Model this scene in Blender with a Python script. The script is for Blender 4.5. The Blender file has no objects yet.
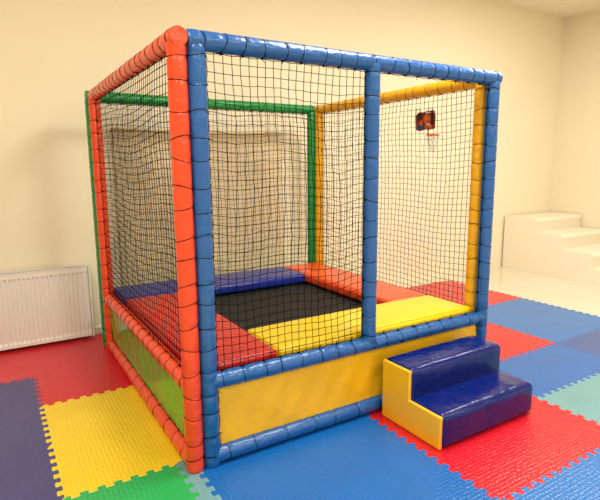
import bpy, bmesh, math, random
from mathutils import Vector, Matrix
random.seed(7)
sc = bpy.context.scene
COL = sc.collection
sc.view_settings.view_transform = 'Standard'
V = Vector

# ---------------------------------------------------------------- materials
def lin(c):
    return tuple(((v/255)/12.92 if v/255 <= .04045 else (((v/255)+.055)/1.055)**2.4) for v in c) + (1,)
def material(name, rgb, rough=.4, bump=0., scale=30., coat=0., var=.0, spec=.5, detail=3., dist=.004, kind='noise'):
    m = bpy.data.materials.new(name); m.use_nodes = True
    nt = m.node_tree; N = nt.nodes; L = nt.links
    b = N['Principled BSDF']
    b.inputs['Base Color'].default_value = lin(rgb)
    b.inputs['Roughness'].default_value = rough
    b.inputs['Specular IOR Level'].default_value = spec
    b.inputs['Coat Weight'].default_value = coat
    b.inputs['Coat Roughness'].default_value = .15
    tc = N.new('ShaderNodeTexCoord')
    if var > 0:
        n = N.new('ShaderNodeTexNoise'); n.inputs['Scale'].default_value = 3.5; n.inputs['Detail'].default_value = 3
        mx = N.new('ShaderNodeMix'); mx.data_type = 'RGBA'
        c = lin(rgb)
        mx.inputs[6].default_value = tuple(v*(1-var) for v in c[:3])+(1,)
        mx.inputs[7].default_value = tuple(min(1, v*(1+var)) for v in c[:3])+(1,)
        L.new(tc.outputs['Object'], n.inputs['Vector']); L.new(n.outputs['Fac'], mx.inputs[0])
        L.new(mx.outputs[2], b.inputs['Base Color'])
    if bump > 0:
        if kind == 'noise':
            t = N.new('ShaderNodeTexNoise'); t.inputs['Scale'].default_value = scale; t.inputs['Detail'].default_value = detail
            out = t.outputs['Fac']
        else:
            t = N.new('ShaderNodeTexVoronoi'); t.inputs['Scale'].default_value = scale
            t.inputs['Randomness'].default_value = .35
            out = t.outputs['Distance']
        bp = N.new('ShaderNodeBump'); bp.inputs['Strength'].default_value = bump; bp.inputs['Distance'].default_value = dist
        L.new(tc.outputs['Object'], t.inputs['Vector']); L.new(out, bp.inputs['Height']); L.new(bp.outputs['Normal'], b.inputs['Normal'])
    return m
def vinyl(name, rgb, rough=.28, dist=.018, coat=.25): return material(name, rgb, rough, bump=.55, scale=18, coat=coat, dist=dist, detail=4)
def foam(name, rgb): return material(name, rgb, .26, bump=.6, scale=46, var=.14, dist=.006, kind='v')
M = dict(
 blue=vinyl('blue_vinyl', (16,90,166)), orange=vinyl('orange_vinyl', (234,68,26)), green=vinyl('green_vinyl', (4,136,62)),
 yellow=vinyl('golden_vinyl', (236,174,16)), skirt_y=vinyl('skirt_yellow', (248,192,26), .36, .012, .12), skirt_g=vinyl('skirt_green', (66,172,42), .16, .006),
 pad_red=vinyl('pad_red', (206,18,26), .32), pad_blue=vinyl('pad_blue', (10,40,142), .34), pad_orange=vinyl('pad_orange', (238,80,30), .32),
 pad_yellow=vinyl('pad_yellow', (250,212,8), .32), navy=material('step_navy', (0,24,108), .2, bump=.5, scale=7, dist=.035, spec=.35, detail=3, coat=.15), step_y=vinyl('step_yellow', (248,192,30), .36, .008, .1),
 mat=material('black_mesh', (9,9,10), .75, bump=.3, scale=300), cord=material('black_cord', (5,5,7), .9, spec=.15),
 white=material('radiator_white', (238,236,232), .35), metal=material('valve_metal', (170,170,168), .3),
 steps=material('white_paint', (243,235,217), .5), dark=material('board_dark', (140,38,32), .4), ring=material('hoop_orange', (238,110,50), .4),
 netw=material('hoop_net', (252,248,240), .7), ball=material('print_orange', (240,110,40), .5), black=material('print_black', (34,24,28), .5), pblue=material('print_blue', (50,80,150), .5),
 t_red=foam('foam_red', (212,26,44)), t_slate=foam('foam_slate', (64,66,126)), t_yel=foam('foam_yellow', (246,208,40)),
 t_green=foam('foam_green', (36,170,92)), t_blue=foam('foam_blue', (20,100,182)), t_teal=foam('foam_teal', (108,158,168)),
 t_steel=foam('foam_steel', (50,88,158)), t_lblue=foam('foam_light_blue', (32,112,192)),
)
# ---------------------------------------------------------------- geometry helpers
class G:
    def __init__(s): s.v = []; s.f = []
    def add(s, vs, fs):
        o = len(s.v); s.v += [tuple(p) for p in vs]; s.f += [tuple(i+o for i in f) for f in fs]
    def box(s, x0, x1, y0, y1, z0, z1):
        s.add([(x0,y0,z0),(x1,y0,z0),(x1,y1,z0),(x0,y1,z0),(x0,y0,z1),(x1,y0,z1),(x1,y1,z1),(x0,y1,z1)],
              [(0,3,2,1),(4,5,6,7),(0,1,5,4),(1,2,6,5),(2,3,7,6),(3,0,4,7)])
    def cushion(s, x0, x1, y0, y1, z0, z1, r, puff):
        lo = V((x0,y0,z0)); hi = V((x1,y1,z1)); c = (lo+hi)/2; h = (hi-lo)/2
        ax = []
        for k in range(3):
            a = [-h[k]+r*(1-math.cos(math.pi/2*i/5)) for i in range(5)]
            n = 14; a += [-(h[k]-r)+2*(h[k]-r)*i/n for i in range(n+1)]; a += [-t for t in reversed(a[:5])]
            ax.append(a)
        for k in range(3):
            i1, i2 = (k+1) % 3, (k+2) % 3; A, B = ax[i1], ax[i2]
            for sg in (-1, 1):
                vs = []
                for b in B:
                    for a in A:
                        p = [0,0,0]; p[k] = sg*h[k]; p[i1] = a; p[i2] = b; p = V(p)
                        q = V([max(-(h[j]-r), min(h[j]-r, p[j])) for j in range(3)]); d = p-q
                        if d.length > 1e-9: p = q+d.normalized()*r
                        e = 0 if (k == 2 and sg < 0) else 1
                        for j in (i1,i2): e *= max(0, 1-abs(p[j]/h[j])**4)
                        p[k] += sg*puff*e
                        vs.append(c+p)
                m = len(A); fs = [(j*m+i, j*m+i+1, (j+1)*m+i+1, (j+1)*m+i) for j in range(len(B)-1) for i in range(m-1)]
                s.add(vs, fs)
    def prism(s, a, b, r, n=4):
        a = V(a); b = V(b); d = b-a
        if d.length < 1e-6: return
        d.normalize(); u = d.orthogonal().normalized(); w = d.cross(u)
        vs = []
        for p in (a, b):
            for k in range(n):
                t = 2*math.pi*k/n; vs.append(p+u*(math.cos(t)*r)+w*(math.sin(t)*r))
        s.add(vs, [(k,(k+1)%n,n+(k+1)%n,n+k) for k in range(n)]+[tuple(range(n-1,-1,-1)), tuple(range(n,2*n))])
    def path(s, pts, r, n=6, closed=False):
        P = [V(p) for p in pts]; m = len(P); vs = []; u = None
        for i, p in enumerate(P):
            if closed: d = P[(i+1) % m]-P[i-1]
            else: d = P[min(i+1, m-1)]-P[max(i-1, 0)]
            d.normalize()
            if u is None: u = d.orthogonal().normalized()
            u = (u-d*u.dot(d)).normalized(); w = d.cross(u)
            for k in range(n):
                t = 2*math.pi*k/n; vs.append(p+u*(math.cos(t)*r)+w*(math.sin(t)*r))
        fs = []
        for i in range(m if closed else m-1):
            j = (i+1) % m
            for k in range(n): fs.append((i*n+k, i*n+(k+1)%n, j*n+(k+1)%n, j*n+k))
        if not closed: fs += [tuple(range(n-1,-1,-1)), tuple((m-1)*n+k for k in range(n))]
        s.add(vs, fs)
    def lathe(s, a, d, prof, n=20, wr=None):
        a = V(a); d = V(d).normalized(); u = d.orthogonal().normalized(); w = d.cross(u); vs = []
        for t, r in prof:
            for k in range(n):
                q = 2*math.pi*k/n; r2 = r*(wr(t,q) if wr else 1); vs.append(a+d*t+u*(math.cos(q)*r2)+w*(math.sin(q)*r2))
        m = len(prof); fs = []
        for i in range(m-1):
            for k in range(n): fs.append((i*n+k, i*n+(k+1)%n, (i+1)*n+(k+1)%n, (i+1)*n+k))
        fs += [tuple(range(n-1,-1,-1)), tuple((m-1)*n+k for k in range(n))]
        s.add(vs, fs)
def obj(name, g, mat, parent=None, origin=None, smooth=False, bevel=0, seg=3, sharp=None, weld=False):
    root = parent
    while root is not None and root.parent: root = root.parent
    o0 = V(root.location) if root is not None else V(origin or (0,0,0))
    me = bpy.data.meshes.new(name); me.from_pydata([tuple(V(p)-o0) for p in g.v], [], g.f); me.update()
    bm = bmesh.new(); bm.from_mesh(me)
    if weld: bmesh.ops.remove_doubles(bm, verts=bm.verts, dist=.0002)
    bmesh.ops.recalc_face_normals(bm, faces=bm.faces)
    if bevel: bmesh.ops.bevel(bm, geom=list(bm.edges), offset=bevel, segments=seg, profile=.6, affect='EDGES')
    if smooth:
        for f in bm.faces: f.smooth = True
    bm.to_mesh(me); bm.free()
    if sharp: me.set_sharp_from_angle(angle=math.radians(sharp))
    me.materials.append(mat)
    o = bpy.data.objects.new(name, me); COL.objects.link(o)
    if parent is not None: o.parent = parent
    else: o.location = o0
    return o
def thing(name, label, cat, loc, group=None):
    o = bpy.data.objects.new(name, None); COL.objects.link(o); o.location = loc; o.empty_display_size = .1
    o['label'] = label; o['category'] = cat
    if group: o['group'] = group
    return o
def tag(o, label, cat, group=None):
    o['label'] = label; o['category'] = cat
    if group: o['group'] = group
def struct(name, g, mat, **k):
    o = obj(name, g, mat, **k); o['kind'] = 'structure'; return o

# ---------------------------------------------------------------- room
XL, XR, YF, YB, H = -4.0, 6.72, -5.5, 2.5, 3.66
wall_m = material('cream_wall', (243,233,207), .75, bump=.05, scale=60, dist=.002)
wall_r = material('cream_wall_side', (242,232,207), .75, bump=.05, scale=60, dist=.002)
ceil_m = material('ceiling_paint', (242,234,212), .8)
def floor_material():
    m = bpy.data.materials.new('polished_floor'); m.use_nodes = True; N = m.node_tree.nodes; L = m.node_tree.links
    b = N['Principled BSDF']; b.inputs['Roughness'].default_value = .16
    tc = N.new('ShaderNodeTexCoord'); br = N.new('ShaderNodeTexBrick'); br.offset = 0
    br.inputs['Scale'].default_value = 1; br.inputs['Brick Width'].default_value = .6; br.inputs['Row Height'].default_value = .6
    br.inputs['Mortar Size'].default_value = .003
    br.inputs['Color1'].default_value = lin((228,219,198)); br.inputs['Color2'].default_value = lin((224,215,194)); br.inputs['Mortar'].default_value = lin((206,196,174))
    L.new(tc.outputs['Object'], br.inputs['Vector']); L.new(br.outputs['Color'], b.inputs['Base Color'])
    return m
g = G(); g.box(XL,XR,YF,YB,-.1,0); struct('floor', g, floor_material())
g = G(); g.box(XL-.1,XR+.1,YB,YB+.1,-.1,H); struct('wall_back', g, wall_m)
g = G(); g.box(XR,XR+.1,YF,YB,-.1,H); struct('wall_right', g, wall_r)
g = G(); g.box(XL-.1,XL,YF,YB,-.1,H); struct('wall_left', g, wall_m)
g = G(); g.box(XL-.1,XR+.1,YF-.1,YF,-.1,H); struct('wall_front', g, wall_m)
g = G(); g.box(XL-.1,XR+.1,YF-.1,YB+.1,H,H+.1); struct('ceiling', g, ceil_m)
# tan panel added over a darker wall patch, waved for soft shading; darker top edge
tan = material('added_tan_panel', (224,206,172), .65, var=.03); tan2 = material('added_tan_edge', (206,180,140), .6)
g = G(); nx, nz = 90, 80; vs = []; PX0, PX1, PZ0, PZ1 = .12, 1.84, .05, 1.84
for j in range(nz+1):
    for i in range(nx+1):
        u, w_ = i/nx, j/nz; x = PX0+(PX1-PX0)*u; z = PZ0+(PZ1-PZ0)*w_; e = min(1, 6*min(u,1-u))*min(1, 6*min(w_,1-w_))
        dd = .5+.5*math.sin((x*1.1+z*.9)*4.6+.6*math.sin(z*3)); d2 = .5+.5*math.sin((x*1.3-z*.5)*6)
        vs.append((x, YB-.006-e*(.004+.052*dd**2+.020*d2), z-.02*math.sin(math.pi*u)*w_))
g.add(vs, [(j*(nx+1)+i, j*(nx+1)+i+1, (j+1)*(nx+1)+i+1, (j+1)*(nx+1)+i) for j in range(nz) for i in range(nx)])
o = struct('added_panel_1', g, tan, smooth=True); md = o.modifiers.new('thick','SOLIDIFY'); md.thickness = .006; md.offset = 0
g = G(); g.path([(PX0+(PX1-PX0)*u/12, YB-.012, PZ1-.02*math.sin(math.pi*u/12)) for u in range(13)], .009, 10); struct('added_panel_2', g, tan2, smooth=True)

# ---------------------------------------------------------------- foam mat tiles
P = 1.06/14; X0, Y0 = -.075, .10; TT = .02; TA = .014
def teeth(ss, se):
    a = TA; st = [(.30,a)] if ss else [(-.03,.4*a),(0,.78*a),(.09,a)]
    en = [(.70,-a)] if se else [(.91,-a),(1.0,-.78*a),(1.03,-.4*a)]
    return st+[(.41,a),(.50,.78*a),(.53,.4*a),(.47,-.4*a),(.50,-.78*a),(.59,-a)]+en
def wave(i): return teeth(i % 14 in (0,6,13), i % 14 in (13,5,12))
def wvy(j): return teeth(j % 7 == 0, j % 7 == 6 or j == 30)
def tile(i0, i1, j0, j1, mat, label):
    x0, x1, y0, y1 = X0+i0*P, X0+i1*P, Y0+j0*P, Y0+j1*P
    pts = [(x0,y0)]
    for i in range(i0,i1):
        for f, d in wave(i): pts.append((X0+(i+f)*P, y0+d))
    pts.append((x1,y0))
    for j in range(j0,j1):
        for f, d in wvy(j): pts.append((x1+d, Y0+(j+f)*P))
    pts.append((x1,y1))
    for i in range(i1-1,i0-1,-1):
        for f, d in reversed(wave(i)): pts.append((X0+(i+f)*P, y1+d))
    pts.append((x0,y1))
    for j in range(j1-1,j0-1,-1):
        for f, d in reversed(wvy(j)): pts.append((x0+d, Y0+(j+f)*P))
    me = bpy.data.meshes.new('foam_mat_tile'); bm = bmesh.new(); cx, cy = (x0+x1)/2, (y0+y1)/2
    vs = [bm.verts.new((x-cx,y-cy,TT)) for x, y in pts]
    f = bm.faces.new(vs); bm.normal_update()
    if f.normal.z < 0: f.normal_flip()
    r = bmesh.ops.extrude_face_region(bm, geom=[f])
    bmesh.ops.translate(bm, verts=[v for v in r['geom'] if isinstance(v, bmesh.types.BMVert)], vec=(0,0,-TT+.0005))
    bmesh.ops.recalc_face_normals(bm, faces=bm.faces)
    bm.normal_update()
    top = [q for q in bm.faces if len(q.verts) > 20 and all(v.co.z > TT-.001 for v in q.verts)]
    bmesh.ops.inset_region(bm, faces=top, thickness=.0014, depth=0)
    for q in bm.faces:
        if len(q.verts) > 20 and q.calc_center_median().z > TT-.001:
            for v in q.verts: v.co.z = TT+.0012
    bm.to_mesh(me); bm.free(); me.materials.append(mat)
    o = bpy.data.objects.new('foam_mat_tile', me); COL.objects.link(o); o.location = (cx,cy,0)
    tag(o, label, 'floor mat', 'interlocking foam floor tiles')
tile(-22,-8,21,31, M['t_red'], 'red foam mat tile at the far left under the white radiator')
tile(-8,6,14,28, M['t_red'], 'red foam mat tile behind the yellow tile, beside the green skirt panel')
tile(-8,6,28,31, M['t_red'], 'narrow red foam mat strip along the wall beside the radiator valve')
tile(-22,-8,7,21, M['t_slate'], 'slate purple foam mat tile left of the yellow tile')
tile(-22,-8,0,7, M['t_slate'], 'slate purple foam mat piece in the bottom left corner of the photo')
tile(-8,6,0,14, M['t_yel'], 'yellow foam mat tile beside the orange frame of the cage')
tile(-14,-1,-14,0, M['t_green'], 'green foam mat tile below the yellow tile in front')
tile(-1,0,-14,0, M['t_teal'], 'narrow pale teal foam edge strip between the green and the large blue tile')
tile(0,14,-14,0, M['t_blue'], 'large blue foam mat tile in front of the yellow skirt panel')
tile(14,28,-14,0, M['t_red'], 'red foam mat tile under the blue and yellow soft steps')
tile(14,28,-28,-14, M['t_lblue'], 'blue foam mat tile in the bottom right corner of the photo')
tile(28,42,-7,0, M['t_blue'], 'blue foam mat piece just right of the soft steps, behind their red tile')
tile(28,42,-21,-7, M['t_teal'], 'pale teal foam mat tile at the right edge of the photo')
tile(28,42,0,14, M['t_red'], 'red foam mat tile right of the blue corner post, behind the steps')
tile(42,56,-14,0, M['t_steel'], 'dull steel blue foam mat tile at the right edge, before the bright blue one')
tile(42,56,0,14, M['t_lblue'], 'bright blue foam mat tile nearest the white staircase')
tile(42,56,14,28, M['t_red'], 'farthest red foam mat tile, seen past the yellow post')

# ---------------------------------------------------------------- trampoline cage
cage = thing('trampoline_cage', 'square indoor trampoline cage with padded orange, blue, green and yellow frame and black netting', 'trampoline', (1.0,1.0,TT+.0015))
R = .044; ZB = TT+.0015; S = 2.0; SX = 2.0; ZT = 2.05; ZM = .46; ZL = ZB+R+.003; XM = 1.0
def tube(name, a, b, mat, nd, label, pitch=.11, r=R):
    a = V(a); b = V(b); d = b-a; Ln = d.length; d.normalize()
    n = max(2, round(Ln/pitch)); pt = Ln/n; prof = [(0,.010),(0,r*.88),(.006,r*.97)]
    ties = [(k+.5)*pt for k in range(n)]
    ties = [t+random.uniform(-.016,.016) for t in ties]
    m = n*12
    for i in range(1, m):
        t = Ln*i/m
        if t < .01 or t > Ln-.01: continue
        q = min(abs(t-c) for c in ties)
        prof.append((t, r*(1.0-.07*math.exp(-(q/.010)**2))))
    prof += [(Ln-.006,r*.97),(Ln,r*.88),(Ln,.010)]
    ph = [random.uniform(0,6.28) for _ in ties]; kk = [random.choice((5,6,7,8)) for _ in ties]
    def wr(t, q):
        i = min(range(n), key=lambda j: abs(t-ties[j])); dd = abs(t-ties[i])
        e = math.exp(-((dd-.012)/.018)**2)
        return 1+.022*e*math.sin(kk[i]*q+ph[i]+dd*20)-.008*math.sin(3*q+ph[0]+t*4)
    g = G(); g.lathe(a, d, prof, 28, wr)
    o = obj(name, g, mat, cage, smooth=True, sharp=50); o['label'] = label
    if nd is None: return o
    nd = V(nd).normalized(); w = d.cross(nd); g = G(); prev = None
    for t in ties:
        c = a+d*t; tl = random.uniform(-.3,.3)*.05; rr = r*.95; tl2 = random.uniform(-.010,.010)
        pts = []
        for k in range(16):
            q = 2*math.pi*k/16
            ex = d*(math.cos(q)*tl2+math.sin(q)*tl); r3 = rr*(1+.05*min(1,(ex.length/.012)**2))
            pts.append(c+nd*(math.cos(q)*r3)+w*(math.sin(q)*r3)+ex)
        g.path(pts, random.uniform(.0017,.0023), 5, True)
        kn = c+nd*(rr+.003)
        g.lathe(kn-d*.007, d, [(0,.003),(.004,.006),(.010,.006),(.014,.003)], 6)
        e = kn+nd*random.uniform(.006,.02)+d*random.uniform(-.02,.02)
        g.prism(kn, e, .0018)
        if prev is not None: g.path([prev, (prev+kn)/2+nd*.006, kn], .0022, 4)
        prev = kn
    obj('lashing_cord', g, M['cord'], o, smooth=True)
    return o
OX = -.087; GY = S+.087
# blue front frame
tube('post', (0,0,ZB), (0,0,ZT-.02), M['blue'], (1,0,0), 'blue padded corner post')
tube('post', (XM,0,ZM), (XM,0,ZT), M['blue'], (-1,0,0), 'blue padded middle post')
tube('post', (SX,0,ZB), (SX,0,ZT-.02), M['blue'], (-1,0,0), 'blue padded right corner post')
tube('top_rail', (-.042,0,ZT), (SX+.042,0,ZT), M['blue'], (0,0,-1), 'blue padded top rail')
tube('middle_rail', (0,0,ZM), (SX,0,ZM), M['blue'], (0,0,1), 'blue padded middle rail', .12)
tube('bottom_rail', (.0,0,ZL), (SX,0,ZL), M['blue'], (0,.2,1), 'blue padded bottom rail', .16)
# orange left frame
tube('post', (OX,0,ZB), (OX,0,ZT-.02), M['orange'], (0,1,0), 'orange padded corner post')
tube('post', (OX,S,ZB), (OX,S,ZT-.02), M['orange'], (0,-1,0), 'orange padded rear post')
tube('top_rail', (OX,-.042,ZT), (OX,S+.042,ZT), M['orange'], (0,0,-1), 'orange padded top rail')
tube('middle_rail', (OX,0,ZM), (OX,S,ZM), M['orange'], (0,0,1), 'orange padded middle rail', .12)
tube('bottom_rail', (OX,0,ZL), (OX,S,ZL), M['orange'], (0,0,1), 'orange padded bottom rail', .16)
# green back frame
tube('post', (OX-.012,GY,ZB), (OX-.012,GY,ZT-.02), M['green'], (1,0,0), 'green padded corner post')
tube('post', (SX-.05,GY,ZB), (SX-.05,GY,ZT-.02), M['green'], (-1,0,0), 'green padded rear right post')
tube('top_rail', (OX-.05,GY,ZT), (SX,GY,ZT), M['green'], (0,0,-1), 'green padded top rail')
tube('middle_rail', (OX,GY,ZM), (SX-.05,GY,ZM), M['green'], (0,0,1), 'green padded middle rail', .12)
tube('bottom_rail', (OX,GY,ZL), (SX-.05,GY,ZL), M['green'], (0,0,1), 'green padded bottom rail', .16)
# yellow right frame
tube('post', (SX,.088,ZB), (SX,.088,ZT-.02), M['yellow'], (0,1,0), 'yellow padded front post')
tube('post', (SX,S+.02,ZB), (SX,S+.02,ZT-.02), M['yellow'], (0,-1,0), 'yellow padded rear post')
tube('top_rail', (SX,.05,ZT), (SX,S+.06,ZT), M['yellow'], (0,0,-1), 'yellow padded top rail')
tube('middle_rail', (SX,.088,ZM), (SX,S,ZM), M['yellow'], (0,0,1), 'yellow padded middle rail', .12)
tube('bottom_rail', (SX,.088,ZL), (SX,S,ZL), M['yellow'], (0,0,1), 'yellow padded bottom rail', .16)
# skirts
def skirt(a, b, nrm, mat, label, k=1.):
    a = V(a); b = V(b); nrm = V(nrm); nx, nz = 120, 16; g = G(); vs = []
    ph = random.uniform(0,6)
    for j in range(nz+1):
        for i in range(nx+1):
            p = a.lerp(b, i/nx); z = ZL+.03+(ZM-.03-ZL-.03)*j/nz; u = i*.5; v = j*.62
            e = math.sin(math.pi*j/nz); e2 = (j/nz)**3+(1-j/nz)**3
            d = .005*math.sin(u*.4+ph+v*.25)*e+k*(.0028*math.sin(u*1.3-v*.6)*e+.0018*math.sin(u*3.1+ph)*e2)
            q = p+nrm*d; vs.append((q.x,q.y,z))
    g.add(vs, [(j*(nx+1)+i, j*(nx+1)+i+1, (j+1)*(nx+1)+i+1, (j+1)*(nx+1)+i) for j in range(nz) for i in range(nx)])
    o = obj('skirt_panel', g, mat, cage, smooth=True); o['label'] = label
    md = o.modifiers.new('thick', 'SOLIDIFY'); md.thickness = .004
skirt((0,0,0), (SX,0,0), (0,1,0), M['skirt_y'], 'yellow vinyl skirt panel')
skirt((OX,0,0), (OX,S,0), (1,0,0), M['skirt_g'], 'green vinyl skirt panel', .4)
skirt((OX,GY,0), (SX-.05,GY,0), (0,1,0), M['skirt_g'], 'green vinyl rear skirt panel')
skirt((SX,.088,0), (SX,S,0), (1,0,0), M['skirt_y'], 'yellow vinyl right skirt panel')
# pads and mat
def pad(x0,x1,y0,y1,mat,label):
    g = G(); g.cushion(x0,x1,y0,y1,.445,.528,.024,.008)
    o = obj('edge_pad', g, mat, cage, smooth=True, weld=True); o['label'] = label
I0, I1, J1 = .44, 1.57, 1.60
pad(I0-.02,SX-.045,.046,I0+.02,M['pad_yellow'],'yellow edge pad')
pad(-.04,I0-.025,.046,J1-.003,M['pad_red'],'red edge pad')
pad(-.04,I1-.003,J1,GY-.045,M['pad_blue'],'dark blue edge pad')
pad(I1,SX-.045,I0+.023,GY-.045,M['pad_orange'],'orange edge pad')
g = G(); g.box(.3,1.72,.3,1.75,.424,.432); obj('jumping_mat', g, M['mat'], cage)
# nets
def net(a, b, z0, z1, nrm, label, cell=.043):
    a = V((a[0],a[1],0)); b = V((b[0],b[1],0)); nrm = V(nrm); L = (b-a).length
    nx = round(L/cell); nz = round((z1-z0)/cell); d = (b-a).normalized(); g = G(); pts = {}
    p1, p2 = random.uniform(0,6), random.uniform(0,6)
    for i in range(nx+1):
        for j in range(nz+1):
            fx, fz = i/nx, j/nz; e = min(1, 6*min(fx,1-fx))*min(1, 6*min(fz,1-fz))
            off = d*((.014*math.sin(fz*7+p1+fx*3)+random.uniform(-.0045,.0045))*e)+V((0,0,1))*((.016*math.sin(fx*8+p2)+random.uniform(-.0045,.0045))*e-.020*math.sin(math.pi*fx)*e)
            off += nrm*(.012*math.sin(fx*5+fz*4+p1)*e)
            pts[i,j] = a+d*(L*fx)+V((0,0,z0+(z1-z0)*fz))+off
    rr = .0018
    for i in range(nx+1):
        for j in range(nz+1):
            if i < nx: g.prism(pts[i,j], pts[i+1,j], rr, 4)
            if j < nz: g.prism(pts[i,j], pts[i,j+1], rr, 4)
            p = pts[i,j]; k = .004
            g.add([p+V((k,0,0)),p-V((k,0,0)),p+V((0,k,0)),p-V((0,k,0)),p+V((0,0,k)),p-V((0,0,k))],
                  [(0,2,4),(2,1,4),(1,3,4),(3,0,4),(2,0,5),(1,2,5),(3,1,5),(0,3,5)])
    o = obj('safety_net', g, M['cord'], cage); o['label'] = label
net((.04,0), (XM-.04,0), ZM+.04, ZT-.04, (0,1,0), 'black net beside the entrance')
net((OX,.04), (OX,S-.04), ZM+.04, ZT-.04, (1,0,0), 'black net in the orange frame')
net((OX+.05,GY), (SX-.09,GY), ZM+.04, ZT-.04, (0,1,0), 'black net in the green frame')
net((SX,.126), (SX,S-.02), ZM+.04, ZT-.04, (1,0,0), 'black net in the yellow frame')

# ---------------------------------------------------------------- soft steps
zs = TT+.002; xa, xb = 1.055, 1.845; yb, ym, yf = -.06, -.30, -.535; h1, h2 = .213, .383
st = thing('soft_steps', 'two-level soft play steps, dark blue vinyl with yellow side, at the cage entrance', 'steps', ((xa+xb)/2,(yb+yf)/2,zs))
def profile_slab(x0, x1, ins):
    pr = [(yb-ins,zs),(yf+ins,zs),(yf+ins,h1-ins),(ym+ins,h1-ins),(ym+ins,h2-ins),(yb-ins,h2-ins)]
    g = G(); n = 6
    g.add([(x0,y,z) for y, z in pr]+[(x1,y,z) for y, z in pr], [tuple(range(n)), tuple(range(2*n-1,n-1,-1))]+[(k,(k+1)%n,n+(k+1)%n,n+k) for k in range(n)])
    return g
o = obj('side_panel', profile_slab(xa,xa+.024,.009), M['step_y'], st, smooth=True, bevel=.009, seg=4, sharp=60); o['label'] = 'yellow left side'
def tread(y0,y1,z0,z1):
    g = G(); g.cushion(xa+.008,xb,y0,y1,z0,z1,.032,.007); obj('step_block', g, M['navy'], st, smooth=True, weld=True)
tread(yf, ym+.04, zs, h1); tread(ym, yb, zs+.002, h2)

# ---------------------------------------------------------------- basketball hoop hung on the net
hy, hz, hx = .62, 1.83, SX+.034; K = .86
hp = thing('basketball_hoop', 'small toy basketball hoop with red and black backboard hung on the yellow frame net', 'basketball hoop', (hx,hy,hz-.1))
out = [(-.11,-.07),(-.05,-.075),(.0,-.07),(.06,-.08),(.11,-.07),(.115,.0),(.12,.06),(.08,.085),(.02,.08),(-.03,.09),(-.10,.085),(-.115,.03)]
g = G(); n = len(out)
g.add([(hx-.005,hy+y*K,hz+z*K) for y, z in out]+[(hx+.005,hy+y*K,hz+z*K) for y, z in out], [tuple(range(n)), tuple(range(2*n-1,n-1,-1))]+[(k,(k+1)%n,n+(k+1)%n,n+k) for k in range(n)])
obj('backboard', g, M['dark'], hp, bevel=.002, seg=2)
for sx in (-1, 1):
    xx = hx+sx*.0058
    g = G(); g.lathe((xx-.0006,hy-.02*K,hz+.02*K), (1,0,0), [(0,.042*K),(.0012,.042*K)], 20); obj('printed_ball', g, M['ball'], hp)
    for (a0,a1,b0,b1,mm) in ((.04,.10,.02,.07,'black'),(-.09,.0,-.062,-.04,'ball'),(.01,.10,-.065,-.035,'pblue'),(-.10,-.07,-.03,.06,'black'),(.03,.07,-.03,.01,'ball'),(-.06,-.01,.066,.078,'netw'),(-.06,-.02,-.036,-.022,'netw')):
        g = G(); g.box(xx-.0009,xx+.0009,hy+a0*K,hy+a1*K,hz+b0*K,hz+b1*K); obj('printed_mark', g, M[mm], hp)
g = G(); rc = V((hx+.060,hy-.02,hz-.100)); rr = .048
g.path([rc+V((math.cos(t*math.pi/12)*rr, math.sin(t*math.pi/12)*rr, 0)) for t in range(24)], .005, 8, True)
g.path([(hx+.006,hy-.02,hz-.04),(hx+.010,hy-.02,hz-.08),(hx+.014,hy-.02,hz-.100)], .006, 6)
obj('hoop_ring', g, M['ring'], hp, smooth=True)
g = G()
for k in range(8):
    a0 = k*math.pi/4
    for sgn in (-1,1):
        pts = []
        for q in range(6):
            a = a0+sgn*q*math.pi/8*.9; r_ = rr*(1-.55*(q/5)**.8)
            pts.append(rc+V((math.cos(a)*r_, math.sin(a)*r_, -.024*q)))
        g.path(pts, .003, 4)
obj('hoop_net', g, M['netw'], hp)
for dy in (-.06,.06):
    g = G(); g.path([(hx+.006,hy+dy,hz+.06),(hx+.004,hy+dy,hz+.09),(SX-.004,hy+dy,hz+.095),(SX-.006,hy+dy,hz+.06)], .003, 5)
    obj('hanging_hook', g, M['metal'], hp, smooth=True)

# ---------------------------------------------------------------- radiator
rx0, rx1, ry0, ry1, rz0, rz1 = -1.62, -.165, 2.345, 2.445, .04, .67
rad = thing('panel_radiator', 'white ribbed panel radiator fixed low on the cream wall', 'radiator', ((rx0+rx1)/2,2.4,rz0))
def fluted(y, sgn, name):
    g = G(); n = int((rx1-rx0-.04)/.0333); vs = []; xs = []
    for k in range(n):
        b0 = rx0+.02+(rx1-rx0-.04)*k/n; w = (rx1-rx0-.04)/n
        xs += [(b0,0),(b0+w*.3,0),(b0+w*.42,1),(b0+w*.88,1)]
    xs.append((rx1-.02,0))
    rows = [(rz0+.01,0),(rz0+.035,0),(rz0+.055,1),(rz1-.065,1),(rz1-.045,0),(rz1-.01,0)]
    for z, e in rows:
        for x, d in xs: vs.append((x, y+sgn*(.012*d*e), z))
    m = len(xs); g.add(vs, [(j*m+i,j*m+i+1,(j+1)*m+i+1,(j+1)*m+i) for j in range(len(rows)-1) for i in range(m-1)])
    o = obj(name, g, M['white'], rad); md = o.modifiers.new('thick','SOLIDIFY'); md.thickness = .003
fluted(ry0, 1, 'front_panel'); fluted(ry1, -1, 'rear_panel')
for x in (rx0, rx1-.012):
    g = G(); g.box(x,x+.012,ry0-.004,ry1+.004,rz0,rz1); obj('side_cover', g, M['white'], rad, bevel=.003)
g = G(); g.box(rx0,rx1,ry0-.004,ry0+.012,rz1-.008,rz1); g.box(rx0,rx1,ry1-.012,ry1+.004,rz1-.008,rz1)
k = rx0+.01
while k < rx1-.01: g.box(k,k+.006,ry0+.01,ry1-.01,rz1-.006,rz1-.001); k += .018
obj('top_grille', g, M['white'], rad)
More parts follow.
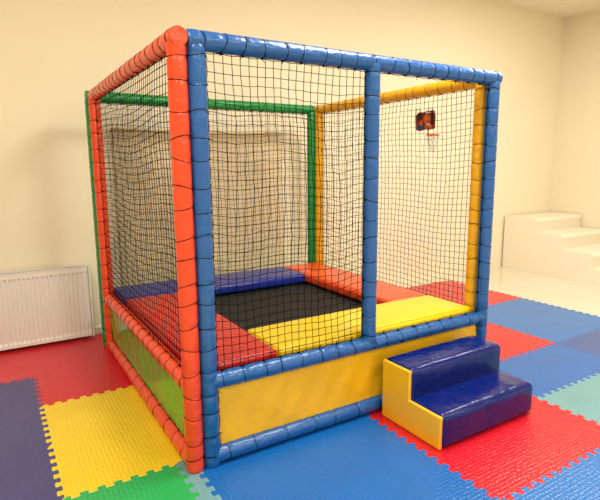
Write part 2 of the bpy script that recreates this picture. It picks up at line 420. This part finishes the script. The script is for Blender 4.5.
g = G(); g.path([(rx1-.01,2.40,rz0+.06),(rx1+.035,2.40,rz0+.06),(rx1+.05,2.40,rz0+.045),(rx1+.05,2.40,.0225)], .009, 8); obj('pipe', g, M['white'], rad, smooth=True)
g = G(); g.lathe((rx1+.01,2.40,rz0+.06), (1,0,0), [(0,.012),(.005,.017),(.02,.017),(.025,.012),(.035,.012),(.04,.02),(.065,.018),(.07,.01)], 14); obj('valve', g, M['white'], rad, smooth=True)
for x in (rx0+.25, rx1-.25):
    g = G(); g.box(x,x+.03,ry1,2.475,rz0+.1,rz1-.1); obj('bracket', g, M['white'], rad)

# ---------------------------------------------------------------- white staircase
sx0, sx1 = 5.57, XR-.03
ws = thing('white_staircase', 'white four-step staircase standing in the far right corner of the room', 'stairs', (6.2,1.8,0))
for k, (y0, y1, z) in enumerate(((1.98,2.47,.76),(1.58,1.98,.57),(1.16,1.58,.38),(.72,1.16,.19))):
    g = G(); yy = y1+.006*(k>0)
    pr = [(y0+.006,.001),(y0+.006,z-.06),(y0,z-.050),(y0,z-.030),(y0+.006,z-.014),(y0+.018,z-.004),(y0+.034,z),(yy,z),(yy,.001)]
    n = len(pr)
    g.add([(sx0,y,zz) for y, zz in pr]+[(sx1,y,zz) for y, zz in pr], [tuple(range(n)), tuple(range(2*n-1,n-1,-1))]+[(q,(q+1)%n,n+(q+1)%n,n+q) for q in range(n)])
    obj('stair_step', g, M['steps'], ws, smooth=True, sharp=50)

# ---------------------------------------------------------------- lights
def area(x, y, size, power, col=(1,.952,.86)):
    l = bpy.data.lights.new('ceiling_lamp', 'AREA'); l.shape = 'RECTANGLE'; l.size = size; l.size_y = size; l.energy = power; l.color = col
    o = bpy.data.objects.new('ceiling_lamp', l); COL.objects.link(o); o.location = (x,y,H-.03)
area(-1.4,-1.0,1.3,62); area(1.7,-.4,1.1,90); area(4.3,.2,1.3,66)
area(-1.6,-3.6,1.2,50); area(1.7,-3.6,1.2,56); area(4.6,-3.6,1.2,42)
w = bpy.data.worlds.new('World'); sc.world = w; w.use_nodes = True
w.node_tree.nodes['Background'].inputs[0].default_value = (1,.93,.82,1); w.node_tree.nodes['Background'].inputs[1].default_value = .3

# ---------------------------------------------------------------- camera
cd = bpy.data.cameras.new('camera'); cd.lens = 501/600*36; cd.sensor_width = 36
co = bpy.data.objects.new('camera', cd); COL.objects.link(co)
co.location = (-.822,-2.216,1.5)
rot = Matrix.Rotation(math.radians(58.6-90),3,'Z') @ Matrix.Rotation(math.radians(90-9.46),3,'X') @ Matrix.Rotation(math.radians(-.45),3,'Z')
co.rotation_euler = rot.to_euler()
sc.camera = co
